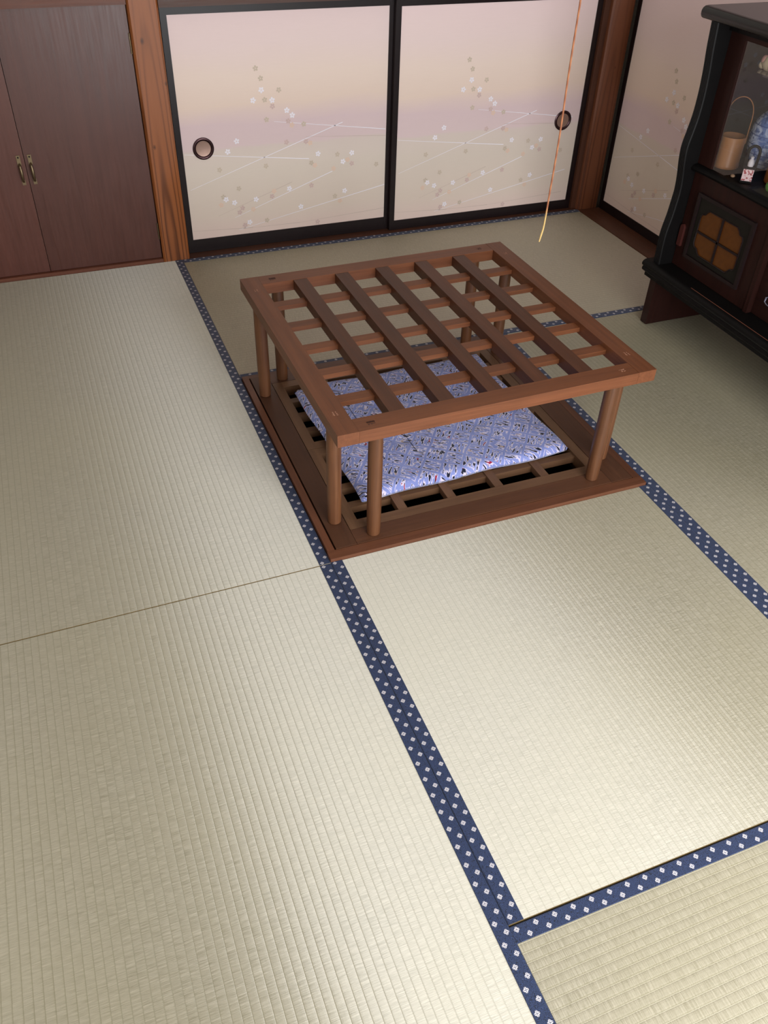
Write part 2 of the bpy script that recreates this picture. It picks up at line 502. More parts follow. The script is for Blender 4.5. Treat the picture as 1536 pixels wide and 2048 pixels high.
LINES = [((.362,.426),(.826,.363),0),((.005,.333),(.499,.275),0),((.013,.198),(.642,.403),0),((.179,.071),(.597,.217),0),((.191,.019),(.828,.14),0),
 ((.003,.035),(.25,.022),4),((.25,.022),(.451,.020),4),((.451,.020),(.829,.040),4),((.113,.085),(.424,.19),4),((.489,.36),(.827,.338),4)]
PRINT = [plain('print_white', '#f4eef6', .7, 0, .2, .02), plain('print_mauve', '#d4bab5', .75, 0, .2, .1, 90), plain('print_peach', '#e8cbb8', .75, 0, .2, .05),
         plain('print_olive', '#cfbfae', .75, 0, .2, .1), plain('print_brown_line', '#cbb8ae', .75, 0, .2, .1)]
def flower_mesh():
    """flat printed blossoms and strokes in the plane y = 0 (x across, z up)"""
    bm = bmesh.new(); rnd = random.Random(3)
    for a, b, mi in LINES:
        d = Vector((b[0] - a[0], b[1] - a[1])).normalized(); nn = Vector((-d.y, d.x)) * (.0016 if mi == 0 else .0009)
        q = [(a[0] + nn.x * .4, a[1] + nn.y * .4), (a[0] - nn.x * .4, a[1] - nn.y * .4), (b[0] - nn.x, b[1] - nn.y), (b[0] + nn.x, b[1] + nn.y)]
        f = bm.faces.new([bm.verts.new((x, 0, z)) for x, z in q]); f.material_index = mi
    for k, (c, x, z) in enumerate(FLOW):
        mi = {'w': 0, 'p': 2, 'd': 1 if rnd.random() < .6 else 3}[c]
        a0 = rnd.uniform(0, 6.28); R = .0125 if c == 'w' else .0115
        for i in range(5):
            a = a0 + i * 2 * math.pi / 5
            ctr = Vector((x + math.cos(a) * R * .56, z + math.sin(a) * R * .56)); pts = []
            for j in range(9):
                t = j / 9 * 2 * math.pi
                lx = math.cos(t) * R * .42; ly = math.sin(t) * R * .30
                if j == 0: lx *= .72
                pts.append((ctr.x + lx * math.cos(a) - ly * math.sin(a), ctr.y + lx * math.sin(a) + ly * math.cos(a)))
            f = bm.faces.new([bm.verts.new((px, -.0002 - k * .000002, pz)) for px, pz in pts]); f.material_index = mi
    bmesh.ops.recalc_face_normals(bm, faces=bm.faces)
    me = bpy.data.meshes.new('flower_print'); bm.to_mesh(me); bm.free()
    for p in PRINT: me.materials.append(p)
    return me
FM = flower_mesh()

def pull(parent, x, z, y):
    bm = bmesh.new()
    lathe(bm, [(.0405, 0), (.0405, .003), (.037, .0055), (.0325, .005), (.030, .0025), (.0285, .0012)], 40, 0, 0, 0)
    lathe(bm, [(.0285, .0012), (.027, .0009), (0, .0008)], 40, 0, 0, 1)
    o = ob('finger_pull', bm, [BRONZE, CUPM], parent, True)
    o.location = (x, y, z); o.rotation_euler = (math.radians(90), 0, 0)
    return o

def fusuma(name, W, H, rail, label, pull_x=None, pz=.40, th=.02):
    """front face in the plane y = 0 facing -y, lower corner at x = 0"""
    t = thing(name, (0, 0, 0), label, None, None, 0, 'structure')
    st = .0225
    box('panel', (st - .002, .004, rail - .002), (W - st + .002, .014, H - .028), PAPER, t, 0)
    t.children[0].location.z = 0; pm = t.children[0].data
    zc = (rail - .002 + H - .028) / 2
    for v in pm.vertices: v.co.z += zc
    # keep object z measured from the panel foot for the printed bands
    for v in pm.vertices: v.co.z -= rail
    t.children[0].location.z = rail
    box('stile', (0, 0, 0), (st, th, H), LACQ, t, .002)
    box('stile', (W - st, 0, 0), (W, th, H), LACQ, t, .002)
    box('bottom_rail', (st, .0006, 0), (W - st, th, rail), LACQ, t, .0015)
    box('top_rail', (st, .0006, H - .03), (W - st, th, H), LACQ, t, .0015)
    f = bpy.data.objects.new('flower_print', FM); COL.objects.link(f); f.parent = t
    f.location = (st, .0035, rail)
    if pull_x is not None: pull(t, pull_x, pz, .0035)
    return t
d1 = fusuma('door_1', .874, .882, .052, 'cream blossom-printed closet sliding door beside the cedar post with arched grain', .102, .402)
d1.location = (.038, .098, .002)
d2 = fusuma('door_2', .904, .882, .040, 'cream blossom-printed closet sliding door with the hanging cord in front of it', .801, .392)
d2.location = (.906, .075, .002)
d3 = fusuma('door_3', .90, 1.777, .040, 'tall blossom-printed sliding door between the corner post and the black cabinet', None)
d3.location = (1.951, .037, .0025); d3.rotation_euler = (0, 0, -math.pi / 2)
d4 = fusuma('door_4', .92, 1.777, .040, 'tall blossom-printed sliding door behind the black cabinet', .82, .8)
d4.location = (1.974, -.85, .0025); d4.rotation_euler = (0, 0, -math.pi / 2)

# ------------------------------------------------------------------ plain cupboard doors
def cup_door(name, x0, x1, hx, hinge_x, label):
    t = thing(name, (0, 0, 0), label, None, None, 0, 'structure')
    box('door_panel', (x0, .068, .014), (x1, .09, .895), DOORW, t, .0015)
    h = box('handle_plate', (hx - .0065, .0645, .414), (hx + .0065, .068, .448), BRASS, t, .001)
    bm = bmesh.new()
    tube(bm, [(hx, .0648, .418), (hx, .052, .413), (hx + .001, .046, .395), (hx + .001, .047, .378), (hx + .001, .054, .362), (hx + .001, .0655, .357)], .004, 10,
         rr=[.004, .005, .0052, .0045, .004, .004])
    ob('handle_grip', bm, BRASS, t, True)
    bm = bmesh.new(); lathe(bm, [(0, 0), (.003, 0), (.003, .001), (0, .0015)], 12)
    o = ob('screw', bm, NEARBLACK, h); o.location = (0, -.0018, .010); o.rotation_euler = (math.radians(90), 0, 0)
    box('lower_plate', (hx - .005, .0655, .345), (hx + .007, .068, .364), BRASS, t, .001)
    for z in (.747, .09):
        b = bmesh.new(); tube(b, [(0, 0, 0), (0, 0, .064)], .0028, 10)
        o = ob('hinge', b, BRASS, t, True); o.location = (hinge_x, .0665, z)
    return t
cup_door('door_5', -.5015, -.0765, -.484, -.0772, 'plain dark red-brown cupboard door hinged beside the cedar post')
cup_door('door_6', -.9465, -.5035, -.522, -.9458, 'plain dark red-brown cupboard door hinged at the plaster side wall')

# ------------------------------------------------------------------ tatami mats
def tatami(x0, x1, y0, y1, axis, ztop, label, borders, dp=.00022):
    """ribs along axis (0 = x, 1 = y); borders: list of 'lo' / 'hi' long edges that carry brocade"""
    cx, cy = (x0 + x1) / 2, (y0 + y1) / 2
    L, Wd = ((x1 - x0), (y1 - y0)) if axis == 0 else ((y1 - y0), (x1 - x0))
    g = .0012; L -= g; Wd -= g
    bm = bmesh.new(); uvl = bm.loops.layers.uv.new('UVMap')
    n = round(Wd / .0158); p = Wd / n
    rows = []
    bs = []
    for i in range(n):
        for t, z in ((0, -dp), (.08, -dp * .45), (.3, 0), (.7, 0), (.92, -dp * .45)):
            bs.append((-Wd / 2 + (i + t) * p, z))
    bs.append((Wd / 2, -dp))
    def P(a, b, z): return (a, b, z) if axis == 0 else (b, a, z)
    A = [bm.verts.new(P(-L / 2, b, z)) for b, z in bs]; B = [bm.verts.new(P(L / 2, b, z)) for b, z in bs]
    for i in range(len(bs) - 1):
        f = bm.faces.new((A[i], B[i], B[i + 1], A[i + 1]))
    zb = -.05
    lo = [bm.verts.new(P(a, b, zb)) for a, b in ((-L / 2, -Wd / 2), (L / 2, -Wd / 2), (L / 2, Wd / 2), (-L / 2, Wd / 2))]
    f2 = [bm.faces.new(lo), bm.faces.new((lo[0], lo[1], B[0], A[0])), bm.faces.new((lo[3], lo[2], B[-1], A[-1])),
          bm.faces.new([lo[0]] + A + [lo[3]]), bm.faces.new([lo[1]] + B + [lo[2]])]
    for f in f2: f.material_index = 1
    bm.normal_update()
    for f in bm.faces:
        for l in f.loops:
            c = l.vert.co; l[uvl].uv = (c.y, c.x) if axis == 0 else (c.x, c.y)
    o = ob('tatami_mat', bm, [TAT[axis], STRAW])
    o.location = (cx, cy, ztop)
    tag(o, label, 'tatami mat', 'tatami mats on the floor')
    wb = .029
    for side in borders:
        s = -1 if side == 'lo' else 1
        bm = bmesh.new(); uvl = bm.loops.layers.uv.new('UVMap')
        # cross-section wraps over the long edge
        prof = [(Wd / 2 - wb, .0002, wb), (Wd / 2 - wb + .0006, .0011, wb - .0006), (Wd / 2 - .0012, .0011, .0012), (Wd / 2 + .0003, .0002, 0), (Wd / 2 + .0003, -.03, -.03)]
        ra = [[bm.verts.new(P(a, s * b, z)) for b, z, v in prof] for a in (-L / 2 - .0004, L / 2 + .0004)]
        for k in range(len(prof) - 1):
            f = bm.faces.new((ra[0][k], ra[1][k], ra[1][k + 1], ra[0][k + 1]))
            for l in f.loops:
                e = 0 if l.vert in ra[0] else 1
                idx = ra[e].index(l.vert)
                l[uvl].uv = ((-L / 2 if e == 0 else L / 2) * s + 3.0, prof[idx][2])
        ob('cloth_border', bm, HERI, o)
    return o
tatami(-.945, 0, -1.819, .050, 1, .0, 'tatami mat reaching from the plain cupboard doors along the kotatsu hearth', ['lo', 'hi'])
tatami(-.945, 0, -3.676, -1.8193, 1, -.0015, 'tatami mat joined end to end with the mat at the cupboard doors', ['lo', 'hi'])
tatami(0, 1.840, -.912, .050, 0, .0, 'dark green-toned tatami mat between the kotatsu hearth and the blossom closet doors', ['lo', 'hi'])
tatami(0, .9385, -2.7612, -1.8175, 1, -.0, 'short half tatami mat in front of the kotatsu hearth', ['lo', 'hi'])
tatami(.9385, 1.840, -2.7612, -.912, 1, -.0005, 'tatami mat carrying the black display cabinet', ['lo', 'hi'])
tatami(0, 1.840, -3.676, -2.7632, 0, -.0025, 'coarse-ribbed tatami mat lying crosswise by the window wall', ['lo', 'hi'], .0005)

# ------------------------------------------------------------------ hearth surround, lattice and cushion
h = thing('hearth_surround', (.465, -1.362, 0), 'brown wooden board surround of the sunken hearth, under the kotatsu table legs', 'hearth')
hp = Vector((.465, -1.362, 0))
def hb(name, lo, hi, mats, worn=False, bev=.0015):
    o = box(name, lo, hi, mats, None, bev, 2, worn); o.parent = h; o.location = Vector(o.location) - hp; return o
HX0, HX1, HY0, HY1 = .002, .930, -1.812, -.914
hb('trim_strip', (HX0, HY0 + .025, -.05), (.0205, HY1, .0105), [H_TRIM[1], H_EDGE], True, .002)
hb('trim_strip', (.907, HY0 + .025, -.05), (HX1, HY1, .0105), [H_TRIM[1], H_EDGE], True, .002)
hb('trim_strip', (HX0 - .002, HY0 - .005, -.05), (HX1 + .001, HY0 + .0245, .0105), [H_TRIM[0], H_EDGE], True, .003)
hb('trim_strip', (.0207, -.932, -.05), (.9068, HY1, .0105), [H_TRIM[0], H_EDGE], True, .002)
hb('wide_board', (.0248, -1.7855, -.03), (.0805, -.9335, .012), [H_WOOD[1], H_EDGE], True)
hb('wide_board', (.838, -1.7855, -.03), (.905, -.9335, .012), [H_WOOD[1], H_EDGE], True)
hb('wide_board', (.0815, -1.7855, -.03), (.8375, -1.7315, .012), [H_WOOD[0], H_EDGE], True)
hb('wide_board', (.0815, -.9855, -.03), (.8375, -.9335, .012), [H_WOOD[0], H_EDGE], True)
hb('support_ledge', (.0815, -1.731, -.05), (.10, -.986, -.022), H_WOOD[1]); hb('support_ledge', (.82, -1.731, -.05), (.8375, -.986, -.022), H_WOOD[1])
hb('support_ledge', (.1005, -1.731, -.05), (.8195, -1.712, -.022), H_WOOD[0]); hb('support_ledge', (.1005, -1.005, -.05), (.8195, -.986, -.022), H_WOOD[0])

def lattice(y0, y1, label):
    t = thing('hearth_lattice', (.459, (y0 + y1) / 2, -.0215), label, 'lattice', 'lattice panels over the hearth')
    o0 = Vector(t.location)
    def pb(name, lo, hi, m):
        o = box(name, lo, hi, m, None, .0015); o.parent = t; o.location = Vector(o.location) - o0; return o
    zt, zb = .0118, -.0215
    x0, x1 = .0825, .8365
    pb('stile', (x0, y0, zb), (x0 + .030, y1, zt), L_WOOD[1]); pb('stile', (x1 - .030, y0, zb), (x1, y1, zt), L_WOOD[1])
    pb('rail', (x0 + .030, y0, zb), (x1 - .030, y0 + .033, zt), L_WOOD[0]); pb('rail', (x0 + .030, y1 - .033, zb), (x1 - .030, y1, zt), L_WOOD[0])
    bw = .0255; a, b = x0 + .030, x1 - .030; cell = (b - a - 4 * bw) / 5
    for i in range(4):
        xx = a + cell * (i + 1) + bw * i
        pb('long_bar', (xx, y0 + .033, zb + .012), (xx + bw, y1 - .033, zt - .0012), L_WOOD[1])
    c, d = y0 + .033, y1 - .033; cell2 = (d - c - 3 * .023) / 4
    for i in range(3):
        yy = c + cell2 * (i + 1) + .023 * i
        pb('cross_bar', (a, yy, zb + .006), (b, yy + .023, zt - .006), L_WOOD[0])
    return t
lattice(-1.365, -.987, 'wooden lattice panel over the hearth half next to the closet doors, mostly under the cushion')
lattice(-1.730, -1.3665, 'wooden lattice panel with open dark cells showing along the cushion front edge')

def cushion():
    bm = bmesh.new()
    W, D, H, n = .648, .572, .036, 56
    rnd = random.Random(5)
    bumps = [(rnd.uniform(-1, 1), rnd.uniform(-1, 1), rnd.uniform(.08, .25), rnd.uniform(-.003, .003)) for _ in range(26)]
    tuft = [(-.36, -.33), (.36, -.33), (0, 0), (-.36, .33), (.36, .33)]
    def side(s):
        vs = []
        for j in range(n + 1):
            row = []
            for i in range(n + 1):
                u, v = -1 + 2 * i / n, -1 + 2 * j / n
                # denser rows towards the rim
                u = math.copysign(abs(u) ** .8, u); v = math.copysign(abs(v) ** .8, v)
                rim = 1 - max(abs(u), abs(v))
                e = math.sqrt(max(0, 1 - (max(0, 1 - rim / .10)) ** 2))
                cr = (abs(u * v)) ** 12
                z = H / 2 * e * (1 - .35 * cr)
                if s > 0:
                    z += sum(a * math.exp(-((u - x) ** 2 + (v - y) ** 2) / r ** 2) for x, y, r, a in bumps) * e
                    z -= sum(.006 * math.exp(-((u - x) ** 2 + (v - y) ** 2) / .09 ** 2) for x, y in tuft)
                    z += .004 * e * (1 - u * u) * (1 - v * v)
                else: z = min(z, H / 2)
                px = u * W / 2 * (1 - .018 * (1 - u * u) * 0 - .012 * (1 - abs(v) ** 2) * abs(u)) ; py = v * D / 2 * (1 - .014 * (1 - abs(u) ** 2) * abs(v))
                px += .0025 * math.sin(v * 7 + 1) * (abs(u) > .9); py += .003 * math.sin(u * 8) * (abs(v) > .9)
                row.append(bm.verts.new((px, py, H / 2 + s * z)))
            vs.append(row)
        for j in range(n):
            for i in range(n): bm.faces.new((vs[j][i], vs[j][i + 1], vs[j + 1][i + 1], vs[j + 1][i]))
    side(1); side(-1)
    bmesh.ops.remove_doubles(bm, verts=bm.verts, dist=.0002)
    o = ob('floor_cushion', bm, CUSH, None, True)
    o.location = (.456, -1.358, .0122); o.rotation_euler = (0, 0, math.radians(1.6))
    tag(o, 'flat lavender-blue floor cushion with scribbled diamond print, lying on the hearth lattice', 'cushion')
    bm = bmesh.new()
    for x in (-.205, -.105):
        tube(bm, [(x, .20 - i * .028, .0405 + .0006 * math.sin(i)) for i in range(14)], .0007, 6)
    ob('seam_thread', bm, NEARBLACK, o)
cushion()

# ------------------------------------------------------------------ kotatsu table frame
t = thing('kotatsu_table', (.458, -1.357, .0), 'low reddish-brown wooden kotatsu table frame with open grid top on eight round legs', 'table', None, math.radians(.85))
TW, TD, TZ, TH, BW = .434, .4235, .356, .033, .053
def tb(name, lo, hi, mats, par=t, worn=False, bev=.003):
    return box(name, lo, hi, mats, par, bev, 2, worn)
beams = []
for s in (-1, 1):
    x0, x1 = sorted((s * TW, s * (TW - BW)))
    beams.append(tb('side_beam', (x0, -TD, TZ - TH), (x1, TD, TZ), [T_RED[1], T_WORN], worn=True, bev=.0035))
for s in (-1, 1):
    y0, y1 = sorted((s * TD, s * (TD - BW)))
    beams.append(tb('end_beam', (-TW + BW + .0004, y0, TZ - TH), (TW - BW - .0004, y1, TZ - .0004), [T_RED[0], T_WORN], worn=True, bev=.0028))
for i in range(5):
    xc = (.189 + .1303 * i) - .458 + .004
    tb('long_bar', (xc - .0205, -TD + BW, TZ - .031), (xc + .0205, TD - BW, TZ - .0012), T_BAR[1], bev=.002)
for i in range(5):
    yc = .259 - .1302 * i
    tb('cross_slat', (-TW + BW, yc - .0155, TZ - .0255), (TW - BW, yc + .0155, TZ - .0125), [T_RED[0], T_WORN], worn=False, bev=.0018)
def leg(x, y):
    bm = bmesh.new()
    prof = [(0, 0), (.0150, 0), (.0172, .002), (.0178, .02), (.0186, .10), (.0186, .22), (.0180, .30), (.0180, TZ - TH + .0015 - .012)]
    lathe(bm, prof + [(0, TZ - TH + .0015 - .012)], 24)
    o = ob('leg', bm, T_LEG, t, True); o.location = (x, y, .012)
for sx in (-1, 1):
    for sy in (-1, 1):
        leg(sx * (TW - BW / 2), sy * .321)
        leg(sx * .329, sy * (TD - BW / 2))
# carved joint marks beside each corner joint: two short rows of cuts
MK_D = plain('mark_dark', '#3f2118', .6); MK_L = plain('mark_pale', '#9a6d57', .6)
def mark(beam, x, y, along, mat, kind):
    """two small rows of strokes; along = 0 reads along x, 1 along y"""
    bx = []
    rows = {0: [(-.010, -.0005, .010, .0045), (-.0085, -.0062, .0095, -.0042), (-.0085, -.009, -.0065, -.0062), (-.001, -.0085, .001, -.0062)],
            1: [(-.009, .001, -.006, .005), (-.004, .001, .0, .0045), (.003, .001, .0075, .0035), (-.009, -.006, .008, -.0035), (-.006, -.008, -.003, -.006)],
            2: [(-.009, .002, -.0065, .0032), (-.004, .0005, .0045, .003), (.0045, .0005, .0065, .005), (-.006, -.0062, -.002, -.003), (.001, -.006, .0065, -.0045)]}[kind]
    if kind == 0:
        rows = [(-.010 + i * .0042, -.0005, -.0068 + i * .0042, .0045) for i in range(5)] + [(-.010, .0032, .010, .0045), (-.010, -.0005, .010, .0006)] + rows[1:]
    bm = bmesh.new()
    c = Vector(beam.location)
    for a0, b0, a1, b1 in rows:
        p = (a0, b0, a1, b1) if along == 0 else (b0, a0, b1, a1)
        lo = (x + min(p[0], p[2]) - c.x, y + min(p[1], p[3]) - c.y, TZ - c.z - .0012); hi = (x + max(p[0], p[2]) - c.x, y + max(p[1], p[3]) - c.y, TZ - c.z + .0002)
        add_box(bm, lo, hi)
    ob('carved_mark', bm, mat, beam)
L_, R_, F_, B_ = beams
ce_ = TW - BW - .038; cf = TD - BW - .035
mark(F_, -ce_, -(TD - BW / 2), 0, MK_D, 0); mark(B_, -ce_, TD - BW / 2, 0, MK_D, 0)
mark(F_, ce_ + .004, -(TD - BW / 2), 0, MK_L, 2); mark(B_, ce_, TD - BW / 2, 0, MK_D, 2)
mark(L_, -(TW - BW / 2), -cf, 1, MK_L, 1); mark(L_, -(TW - BW / 2), cf, 1, MK_L, 2)
mark(R_, TW - BW / 2, -cf + .006, 1, MK_L, 1); mark(R_, TW - BW / 2, cf, 1, MK_L, 2)

# ------------------------------------------------------------------ black display cabinet
cb = thing('display_cabinet', (1.72, -1.58, 0), 'black and dark red lacquered display cabinet with wavy reeded side boards against the side wall', 'cabinet')
c0 = Vector(cb.location)
def par(o, p=None):
    """hang a world-placed object under the cabinet (or one of its parts)"""
    if p is None: o.parent = cb; o.location = Vector(o.location) - c0
    else: o.parent = p; o.location = Vector(o.location) - (c0 + Vector(p.location))
    return o
CY0, CY1 = -2.19, -.98           # outer faces of the two side boards
XF = 1.533                        # face plane
XBK = 1.838                       # back of the cabinet, clear of the sill
PROF = [(.231, 1.479), (.33, 1.476), (.40, 1.485), (.445, 1.489), (.485, 1.491), (.53, 1.487), (.579, 1.479), (.625, 1.476), (.676, 1.484), (.723, 1.490), (.784, 1.491), (.846, 1.487), (.907, 1.480), (.976, 1.475)]
def catmull(ps, n=5):
    out = []
    for i in range(len(ps) - 1):
        p0, p1, p2, p3 = ps[max(i - 1, 0)], ps[i], ps[i + 1], ps[min(i + 2, len(ps) - 1)]
        for k in range(n):
            s = k / n
            out.append(tuple(.5 * (2 * p1[d] + (p2[d] - p0[d]) * s + (2 * p0[d] - 5 * p1[d] + 4 * p2[d] - p3[d]) * s * s + (3 * p1[d] - p0[d] - 3 * p2[d] + p3[d]) * s ** 3) for d in (0, 1)))
    out.append(ps[-1]); return out
PR = catmull(PROF)
for ya in (CY1, CY0 + .033):
    bm = bmesh.new(); rings = []
    sec = []
    for k in range(5):                                       # five fine reeds along the front edge
        y = ya - .001 - k * .0062
        sec += [(y, .0022), (y - .0014, 0), (y - .0048, 0)]
    sec.append((ya - .032, .0022))
    sec = [(ya, .004)] + sec + [(ya - .033, .004), (ya - .033, None), (ya, None)]
    for z, x in PR:
        rings.append([bm.verts.new((XBK if dx is None else x + dx, y, z)) for y, dx in sec])
    for a, b in zip(rings, rings[1:]):
        for i in range(len(sec)): bm.faces.new((a[i], a[(i + 1) % len(sec)], b[(i + 1) % len(sec)], b[i]))
    bm.faces.new(rings[0]); bm.faces.new(rings[-1][::-1])
    par(ob('side_board', bm, LACQ_D))
for ya in (CY1, CY0 + .033):
    par(box('foot', (1.487, ya - .033, 0.0012), (XBK - .01, ya, .168), [CABR[2], LACQ_D], None, .003, 2, True))
# moulded base board
bp = [(1.476, .2315), (1.466, .2300), (1.459, .2250), (1.456, .2180), (1.458, .2115), (1.464, .2070), (1.461, .2030), (1.461, .1950), (1.466, .1900), (1.478, .1880), (1.478, .1700), (1.484, .1680), (XBK, .1680), (XBK, .2315)]
bm = bmesh.new(); prism(bm, [(x, z) for x, z in bp], 1, CY0 - .028, CY1 + .028)
par(ob('base_board', bm, LACQ_D, None, True))
par(box('worn_edge', (1.4752, CY0 - .02, .2308), (1.4772, -1.20, .2320), CABE, None, 0), bpy.data.objects['base_board'])
# back, dividers, waist shelf, header, top
par(box('back_panel', (XBK - .014, CY0 + .034, .232), (XBK - .001, CY1 - .034, .974), CABR[2], None, 0))
DIV = [-1.400, -1.770]
for y in DIV:
    par(box('divider', (XF - .004, y - .008, .2325), (XBK - .015, y + .008, .5475), [CABR[2], CABE], None, .0025, 2, True))
bm = bmesh.new()
N = 40; front = []
for i in range(N + 1):
    y = (CY1 - .0335) + (CY0 + .067 - CY1) * i / N
    e = min(abs(y - (CY1 - .0335)), abs(y - (CY0 + .0335)))
    front.append((1.521 - .010 * math.exp(-e / .05) + .004 * math.cos(6.28 * i / N), y))
secs = [(.012, .5480), (0.0, .5520), (-.004, .5590), (-.001, .5660), (.008, .5710), (.03, .5722)]
ring = [[bm.verts.new((x + dx, y, z)) for dx, z in secs] + [bm.verts.new((XBK - .015, y, .5722)), bm.verts.new((XBK - .015, y, .5480))] for x, y in front]
for a, b in zip(ring, ring[1:]):
    for k in range(8): bm.faces.new((a[k], a[(k + 1) % 8], b[(k + 1) % 8], b[k]))
bm.faces.new(ring[0]); bm.faces.new(ring[-1][::-1])
par(ob('waist_shelf', bm, LACQ_D, None, True))
par(box('header_rail', (XF - .012, CY0 + .034, .955), (XF + .03, CY1 - .034, .9745), LACQ_D, None, .002))
tp = [(1.480, .9760), (1.470, .9770), (1.464, .9810), (1.4605, .9880), (1.4605, .9970), (1.464, 1.0040), (1.471, 1.0085), (1.482, 1.0100), (XBK, 1.0100), (XBK, .9760)]
bm = bmesh.new(); prism(bm, tp, 1, CY0 - .035, CY1 + .035)
bevel_all(bm, .004, 2)
par(ob('top_board', bm, plain('polished_lacquer', '#141011', .28, 0, .5, .2, 40), None, True))

# lower doors with a lobed amber window
def cab_door(ya, yb, pull_side):
    """door between ya (far) and yb (near)"""
    yc = (ya + yb) / 2; hw = (ya - yb) / 2
    d = par(box('cabinet_door', (XF, yb + .001, .2335), (XF + .016, ya - .001, .5470), CABR[2], None, .0015))
    dw = c0 + Vector(d.location)
    def sub(o): o.parent = d; o.location = Vector(o.location) - dw; return o
    a, b, z0, z1 = yc + .137, yc - .137, .281, .497
    for lo, hi in (((a - .012, z0), (a, z1)), ((b, z0), (b + .012, z1)), ((b + .012, z0), (a - .012, z0 + .011)), ((b + .012, z1 - .011), (a - .012, z1))):
        sub(box('moulding', (XF - .009, lo[0], lo[1]), (XF + .0005, hi[0], hi[1]), LACQ, None, .003))
    # fretted plate with a lobed opening
    hy, hz, cy, cz = .104, .0745, yc, .3835
    out = []
    cut = .030
    for sy, sz in ((1, 1), (-1, 1), (-1, -1), (1, -1)):
        pts = [(hy, hz - cut), (hy - .006, hz - cut + .010), (hy - .018, hz - .018), (hy - cut + .002, hz - .006), (hy - cut - .006, hz)]
        pts = [(cy + sy * p, cz + sz * q) for p, q in pts]
        if sy * sz < 0: pts = pts[::-1]
        out += pts
    bm = bmesh.new()
    ro = [(a - .013, z1 - .012), (b + .013, z1 - .012), (b + .013, z0 + .012), (a - .013, z0 + .012)]
    n = len(out)
    def ringv(x, pts): return [bm.verts.new((x, p[0], p[1])) for p in pts]
    # outer outline resampled on the rectangle by angle
    rect = []
    for p in out:
        dy, dz = p[0] - cy, p[1] - cz
        s = min(((a - .013) - cy) / max(abs(dy), 1e-6), ((z1 - z0) / 2 - .012) / max(abs(dz), 1e-6))
        rect.append((cy + dy * s, (z0 + z1) / 2 + dz * s))
    i0, i1, o0, o1 = ringv(XF - .004, out), ringv(XF - .0003, out), ringv(XF - .004, rect), ringv(XF - .0003, rect)
    for k in range(n):
        j = (k + 1) % n
        bm.faces.new((o0[k], o0[j], i0[j], i0[k])); bm.faces.new((i0[k], i0[j], i1[j], i1[k])); bm.faces.new((o0[k], o1[k], o1[j], o0[j]))
    for k in range(n):                                        # fill the corners of the rectangle
        j = (k + 1) % n
        p, q = rect[k], rect[j]
        if abs(p[0] - q[0]) > 1e-4 and abs(p[1] - q[1]) > 1e-4:
            cor = (max(p[0], q[0], key=lambda v: abs(v - cy)), max(p[1], q[1], key=lambda v: abs(v - (z0 + z1) / 2)))
            c_ = bm.verts.new((XF - .004, cor[0], cor[1]))
            bm.faces.new((o0[k], o0[j], c_))
    sub(ob('fret_plate', bm, CABG))
    for y_, z_, w_, h_ in ((cy, cz, .0035, hz), (cy, cz - .004, hy, .0035)):
        sub(box('muntin', (XF - .006, y_ - w_, z_ - h_), (XF - .0025, y_ + w_, z_ + h_), LACQ, None, .001))
    for sy in (-1, 1):
        for sz in (-1, 1):
            y0_, y1_ = sorted((cy + sy * .003, cy + sy * (hy + .002))); z0_, z1_ = sorted((cz - .004 + sz * .003, cz + sz * (hz + .002)))
            sub(box('amber_pane', (XF - .0014, y0_, z0_), (XF - .0004, y1_, z1_), AMBER, None, 0))
    # rim bead round the opening
    bm = bmesh.new(); tube(bm, [(XF - .0045, p[0], p[1]) for p in out], .0022, 6, closed=True)
    sub(ob('bead', bm, LACQ, None, True))
    # upright wooden pull
    yp = ya - .016 if pull_side > 0 else yb + .016
    bm = bmesh.new()
    pp = [(-.0095, 0), (.0095, 0), (.0095, .064), (.006, .0705), (0, .073), (-.006, .0705), (-.0095, .064)]
    prism(bm, pp, 0, 0, .009); bevel_all(bm, .002, 2)
    o = ob('pull_grip', bm, [plain('red_grip', '#43201c', .35)], None, True); o.location = (XF - .0088, yp, .304); sub(o)
    return d
cab_door(CY1 - .0335, DIV[0] + .0085, 1)
cab_door(DIV[1] - .0085, CY0 + .0335, -1)
for z0, z1 in ((.2335, .3885), (.3905, .547)):
    d = par(box('drawer', (XF + .016, DIV[1] + .009, z0), (XF + .034, DIV[0] - .009, z1), CABR[1], None, .002))
    for sy in (1, -1):
        bm = bmesh.new(); yc = (DIV[0] + DIV[1]) / 2 + sy * .105; zc = (z0 + z1) / 2
        pts = [(XF + .0155, yc + .02, zc), (XF + .004, yc + .02, zc - .002), (XF + .002, yc + .019, zc - .014), (XF + .003, yc + .008, zc - .021), (XF + .003, yc - .008, zc - .021), (XF + .002, yc - .019, zc - .014), (XF + .004, yc - .02, zc - .002), (XF + .0155, yc - .02, zc)]
        tube(bm, pts, .003, 8); o = ob('handle', bm, STEEL, None, True); par(o, d)
# glazed sliding doors
def gdoor(ya, yb, x):
    dr = par(box('glass_door_stile', (x, ya - .066, .5735), (x + .012, ya, .954), CABR[2], None, .002))
    dw = c0 + Vector(dr.location)
    def sub(o): o.parent = dr; o.location = Vector(o.location) - dw; return o
    sub(box('near_stile', (x, yb, .5735), (x + .012, yb + .040, .954), CABR[2], None, .002))
    sub(box('top_rail', (x, yb + .040, .940), (x + .012, ya - .066, .954), CABR[1], None, .001))
    sub(box('glass_pane', (x + .004, yb + .038, .5737), (x + .007, ya - .064, .942), GLASS, None, 0))
gdoor(CY1 - .0335, -1.585, XF)
gdoor(-1.545, CY0 + .0335, XF + .016)
par(box('glass_shelf', (XF + .05, CY0 + .034, .853), (XBK - .016, CY1 - .034, .858), GLASS, None, 0))

